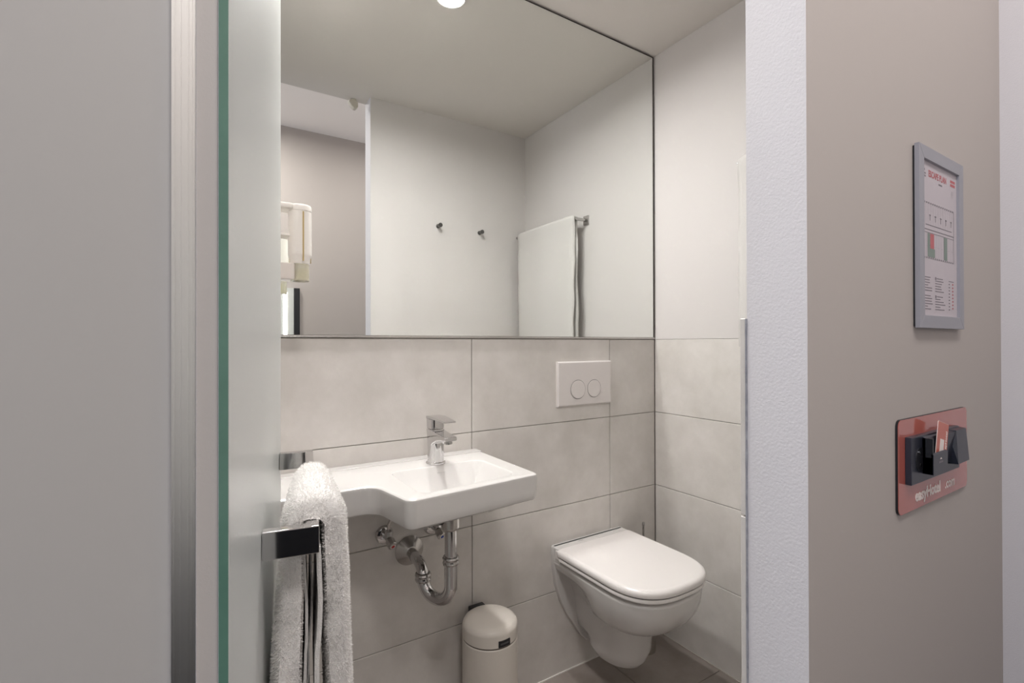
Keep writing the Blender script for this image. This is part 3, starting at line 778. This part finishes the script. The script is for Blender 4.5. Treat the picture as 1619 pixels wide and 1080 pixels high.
def q(bm, x0, x1, z0, z1):
    vs = [bm.verts.new((x, yt, z)) for x, z in ((x0, z0), (x1, z0), (x1, z1), (x0, z1))]; bm.faces.new(vs)
T = lambda x, z: Matrix.Translation((x, yt - .0001, z)) @ FACE_ROOM
text('title_print', 'ESCAPE PLAN', .0163, INKR, pa, T(1.092, 1.4805), .0004, .00004, sx=.88)
bm = NB(); q(bm, 1.199, 1.224, 1.4875, 1.4925); q(bm, 1.199, 1.224, 1.4805, 1.4855); obj('red_print', bm, INKR, pa, smooth=0)['kind'] = 'stuff'
bm = NB()
q(bm, 1.064, 1.076, 1.488, 1.492); q(bm, 1.064, 1.080, 1.482, 1.485); q(bm, 1.064, 1.080, 1.477, 1.480); q(bm, 1.140, 1.158, 1.472, 1.475)
for k in range(16):                                   # wall line of the storey, broken by windows
    x = 1.0605 + k * .0098
    q(bm, x, x + .0062, 1.4315, 1.4345); q(bm, x, x + .0055, 1.3335, 1.3365)
q(bm, 1.0605, 1.216, 1.3845, 1.3862); q(bm, 1.078, 1.205, 1.393, 1.3945); q(bm, 1.0605, 1.216, 1.3795, 1.3805); q(bm, 1.2155, 1.2172, 1.334, 1.434)
for k in range(5):
    x = 1.098 + k * .026; q(bm, x - .0012, x + .0012, 1.402, 1.413); q(bm, x - .004, x + .004, 1.411, 1.4125)
for col_x, rows in ((1.0615, 13), (1.121, 13)):
    zz = 1.2995
    for k in range(rows):
        ln = .024 + .026 * random.random()
        if k in (0, 7): q(bm, col_x, col_x + .006, zz - .002, zz + .003); ln = .038
        if k != 6: q(bm, col_x + (.008 if k in (0, 7) else 0), col_x + ln, zz, zz + .0016)
        zz -= .0047
for k in range(9): q(bm, 1.188, 1.195, 1.2925 - k * .006, 1.2945 - k * .006)
q(bm, 1.188, 1.215, 1.2985, 1.2998)
obj('grey_print', bm, INKG, pa, smooth=0)['kind'] = 'stuff'
bm = NB()
for k in range(13):
    x = 1.066 + k * .0118; q(bm, x, x + .0007, 1.3945, 1.4315); q(bm, x + .003, x + .0037, 1.3365, 1.3795)
for k in range(9): q(bm, 1.066 + k * .017, 1.074 + k * .017, 1.3555, 1.3565)
for k in range(40):
    a = 2 * PI * k / 40; 
ring = [(1.209 + .006 * math.cos(2 * PI * k / 24), 1.4655 + .0065 * math.sin(2 * PI * k / 24)) for k in range(24)]
ring2 = [(1.209 + .0048 * math.cos(2 * PI * k / 24), 1.4655 + .0052 * math.sin(2 * PI * k / 24)) for k in range(24)]
v1 = [bm.verts.new((x, yt, z)) for x, z in ring]; v2 = [bm.verts.new((x, yt, z)) for x, z in ring2]
for k in range(24): bm.faces.new((v1[k], v1[(k + 1) % 24], v2[(k + 1) % 24], v2[k]))
q(bm, 1.2072, 1.2108, 1.4625, 1.4685)
obj('light_print', bm, INKL, pa, smooth=0)['kind'] = 'stuff'
bm = NB(); yt = py - .0002; q(bm, 1.099, 1.117, 1.3525, 1.379)
for k in range(8): q(bm, 1.2065, 1.2125, 1.2925 - k * .0065, 1.2955 - k * .0065)
obj('red_zone_print', bm, INKR, pa, smooth=0)['kind'] = 'stuff'
bm = NB(); q(bm, 1.0865, 1.121, 1.337, 1.3525); q(bm, 1.0865, 1.098, 1.3525, 1.379); q(bm, 1.165, 1.182, 1.337, 1.379); obj('green_zone_print', bm, INKV, pa, smooth=0)['kind'] = 'stuff'

# ------------------------------------------------------------------ key card switch on orange plate
kp = thing('key_card_switch', (1.123, YG, .90), 'orange plate with black socket, key card holder and web address', 'switch plate')
po = fillet([(.961, .899, .012), (1.287, .899, .012), (1.287, 1.056, .012), (.961, 1.056, .012)], 6)
bm = NB(); loft(bm, [[Vector((p.x, y, p.y)) for p in po] for y in (YG, .3355)]); obj('plate_core', bm, BLACK, kp)
bm = NB(); po2 = inset(po, .0004); loft(bm, [[Vector((p.x, y, p.y)) for p in po2] for y in (.3354, .3346)]); pl = obj('orange_face', bm, ORANGE, kp)
text('plate_lettering', 'easyHotel', .0268, WHITEP, pl, Matrix.Translation((1.028, .3341, .9125)) @ FACE_ROOM, .0009, .0003, sx=1.06)
text('plate_lettering', '.com', .0262, WHITEP, pl, Matrix.Translation((1.1665, .3341, .9125)) @ FACE_ROOM, .0004, .0003, sx=.95)
bm = box(NB(), .987, 1.211, .3255, .3348, .9475, 1.0265, .0012, 2); fr = obj('cover_frame', bm, NAVY, kp)
bm = NB(); cyl(bm, (1.024, .3258, .9868), (1.024, .3249, .9868), .0205, 40); so = obj('socket_well', bm, BLACK, kp)
bm = NB()
for zz in (-.009, .009): cyl(bm, (1.024, .3252, .9868 + zz), (1.024, .3243, .9868 + zz), .0028, 12)
obj('socket_contact', bm, mat('deep_black', srgb(5, 5, 6), .4), so)
bm = NB(); cyl(bm, (1.016, .3252, 1.000), (1.016, .3236, 1.000), .0022, 12); obj('earth_clip', bm, CHROME, so)
# card holder: pocket box with a sloping front lip
bm = NB()
sec = [(.3262, .9615), (.3105, .9615), (.3105, .995), (.3135, .997), (.3135, .99), (.3215, .99), (.3215, 1.022), (.3262, 1.024)]
loft(bm, [[Vector((x, y, z)) for y, z in sec] for x in (1.0325, 1.0975)])
ch = obj('card_pocket', bm, NAVY, kp, smooth=0)
bm = box(NB(), 1.0325, 1.0365, .3115, .326, .962, 1.022); obj('pocket_cheek', bm, BLACK, ch, smooth=0)
bm = NB(); vs = [bm.verts.new(p) for p in ((1.0605, .3103, .985), (1.0705, .3103, .985), (1.0655, .3103, .9885))]; bm.faces.new(vs); obj('arrow_print', bm, WHITEP, ch, smooth=0)
bm = NB()
for k in range(6): box(bm, 1.0565 + k * .0032, 1.0589 + k * .0032, .31025, .3104, .979, .982)
obj('caption_print', bm, INKG, ch, smooth=0)
# third module: twin faceted wedge
bm = NB()
loft(bm, [[Vector((x, .3262, z)) for x, z in ((1.0985, .965), (1.148, .965), (1.158, 1.024), (1.0985, 1.024))],
          [Vector((x, y, z)) for x, y, z in ((1.0985, .3225, .967), (1.146, .3215, .967), (1.157, .3155, 1.022), (1.0985, .3205, 1.022))]])
obj('facet', bm, NAVY, kp, smooth=0)
bm = NB()
loft(bm, [[Vector((x, .3262, z)) for x, z in ((1.150, .963), (1.2085, .963), (1.2085, 1.025), (1.150, 1.025))],
          [Vector((x, y, z)) for x, y, z in ((1.147, .3095, .965), (1.205, .3098, .966), (1.2075, .3150, 1.024), (1.157, .3152, 1.024))]])
obj('facet', bm, NAVY, kp, smooth=0)
# hotel key card leaning in the pocket
kc = thing('key_card', (1.083, .318, .97), 'orange printed key card standing in the card holder slot', 'key card')
ct, ca = .0008, R(-10)
def cardM():
    return Matrix.Translation((1.0855, .3175, .9695)) @ Matrix.Rotation(R(14), 4, 'Y')
co = fillet([(-.0255, 0, .002), (.0255, 0, .002), (.0255, .0755, .003), (-.0255, .0755, .003)], 4)
M = cardM()
bm = NB(); loft(bm, [[M @ Vector((p.x, y, p.y)) for p in co] for y in (0, ct)]); obj('card_core', bm, WHITEP, kc)
bm = NB(); loft(bm, [[M @ Vector((p.x, y, p.y)) for p in inset(co, .0004)] for y in (-.0001, 0)]); cf = obj('card_front', bm, CARD, kc)
bm = NB()
for x0_, x1_, z0_, z1_ in ((-.010, .008, .020, .046),):
    loft(bm, [[M @ Vector((x, y, z)) for x, z in ((x0_, z0_), (x1_, z0_), (x1_, z1_), (x0_, z1_))] for y in (-.0003, -.0001)])
obj('card_label', bm, WHITEP, cf, smooth=0)
text('card_lettering', 'easyHotel', .010, WHITEP, cf, M @ Matrix.Translation((.0205, -.0002, .022)) @ Matrix.Rotation(R(-90), 4, 'Y') @ FACE_ROOM, .0003, .00005)
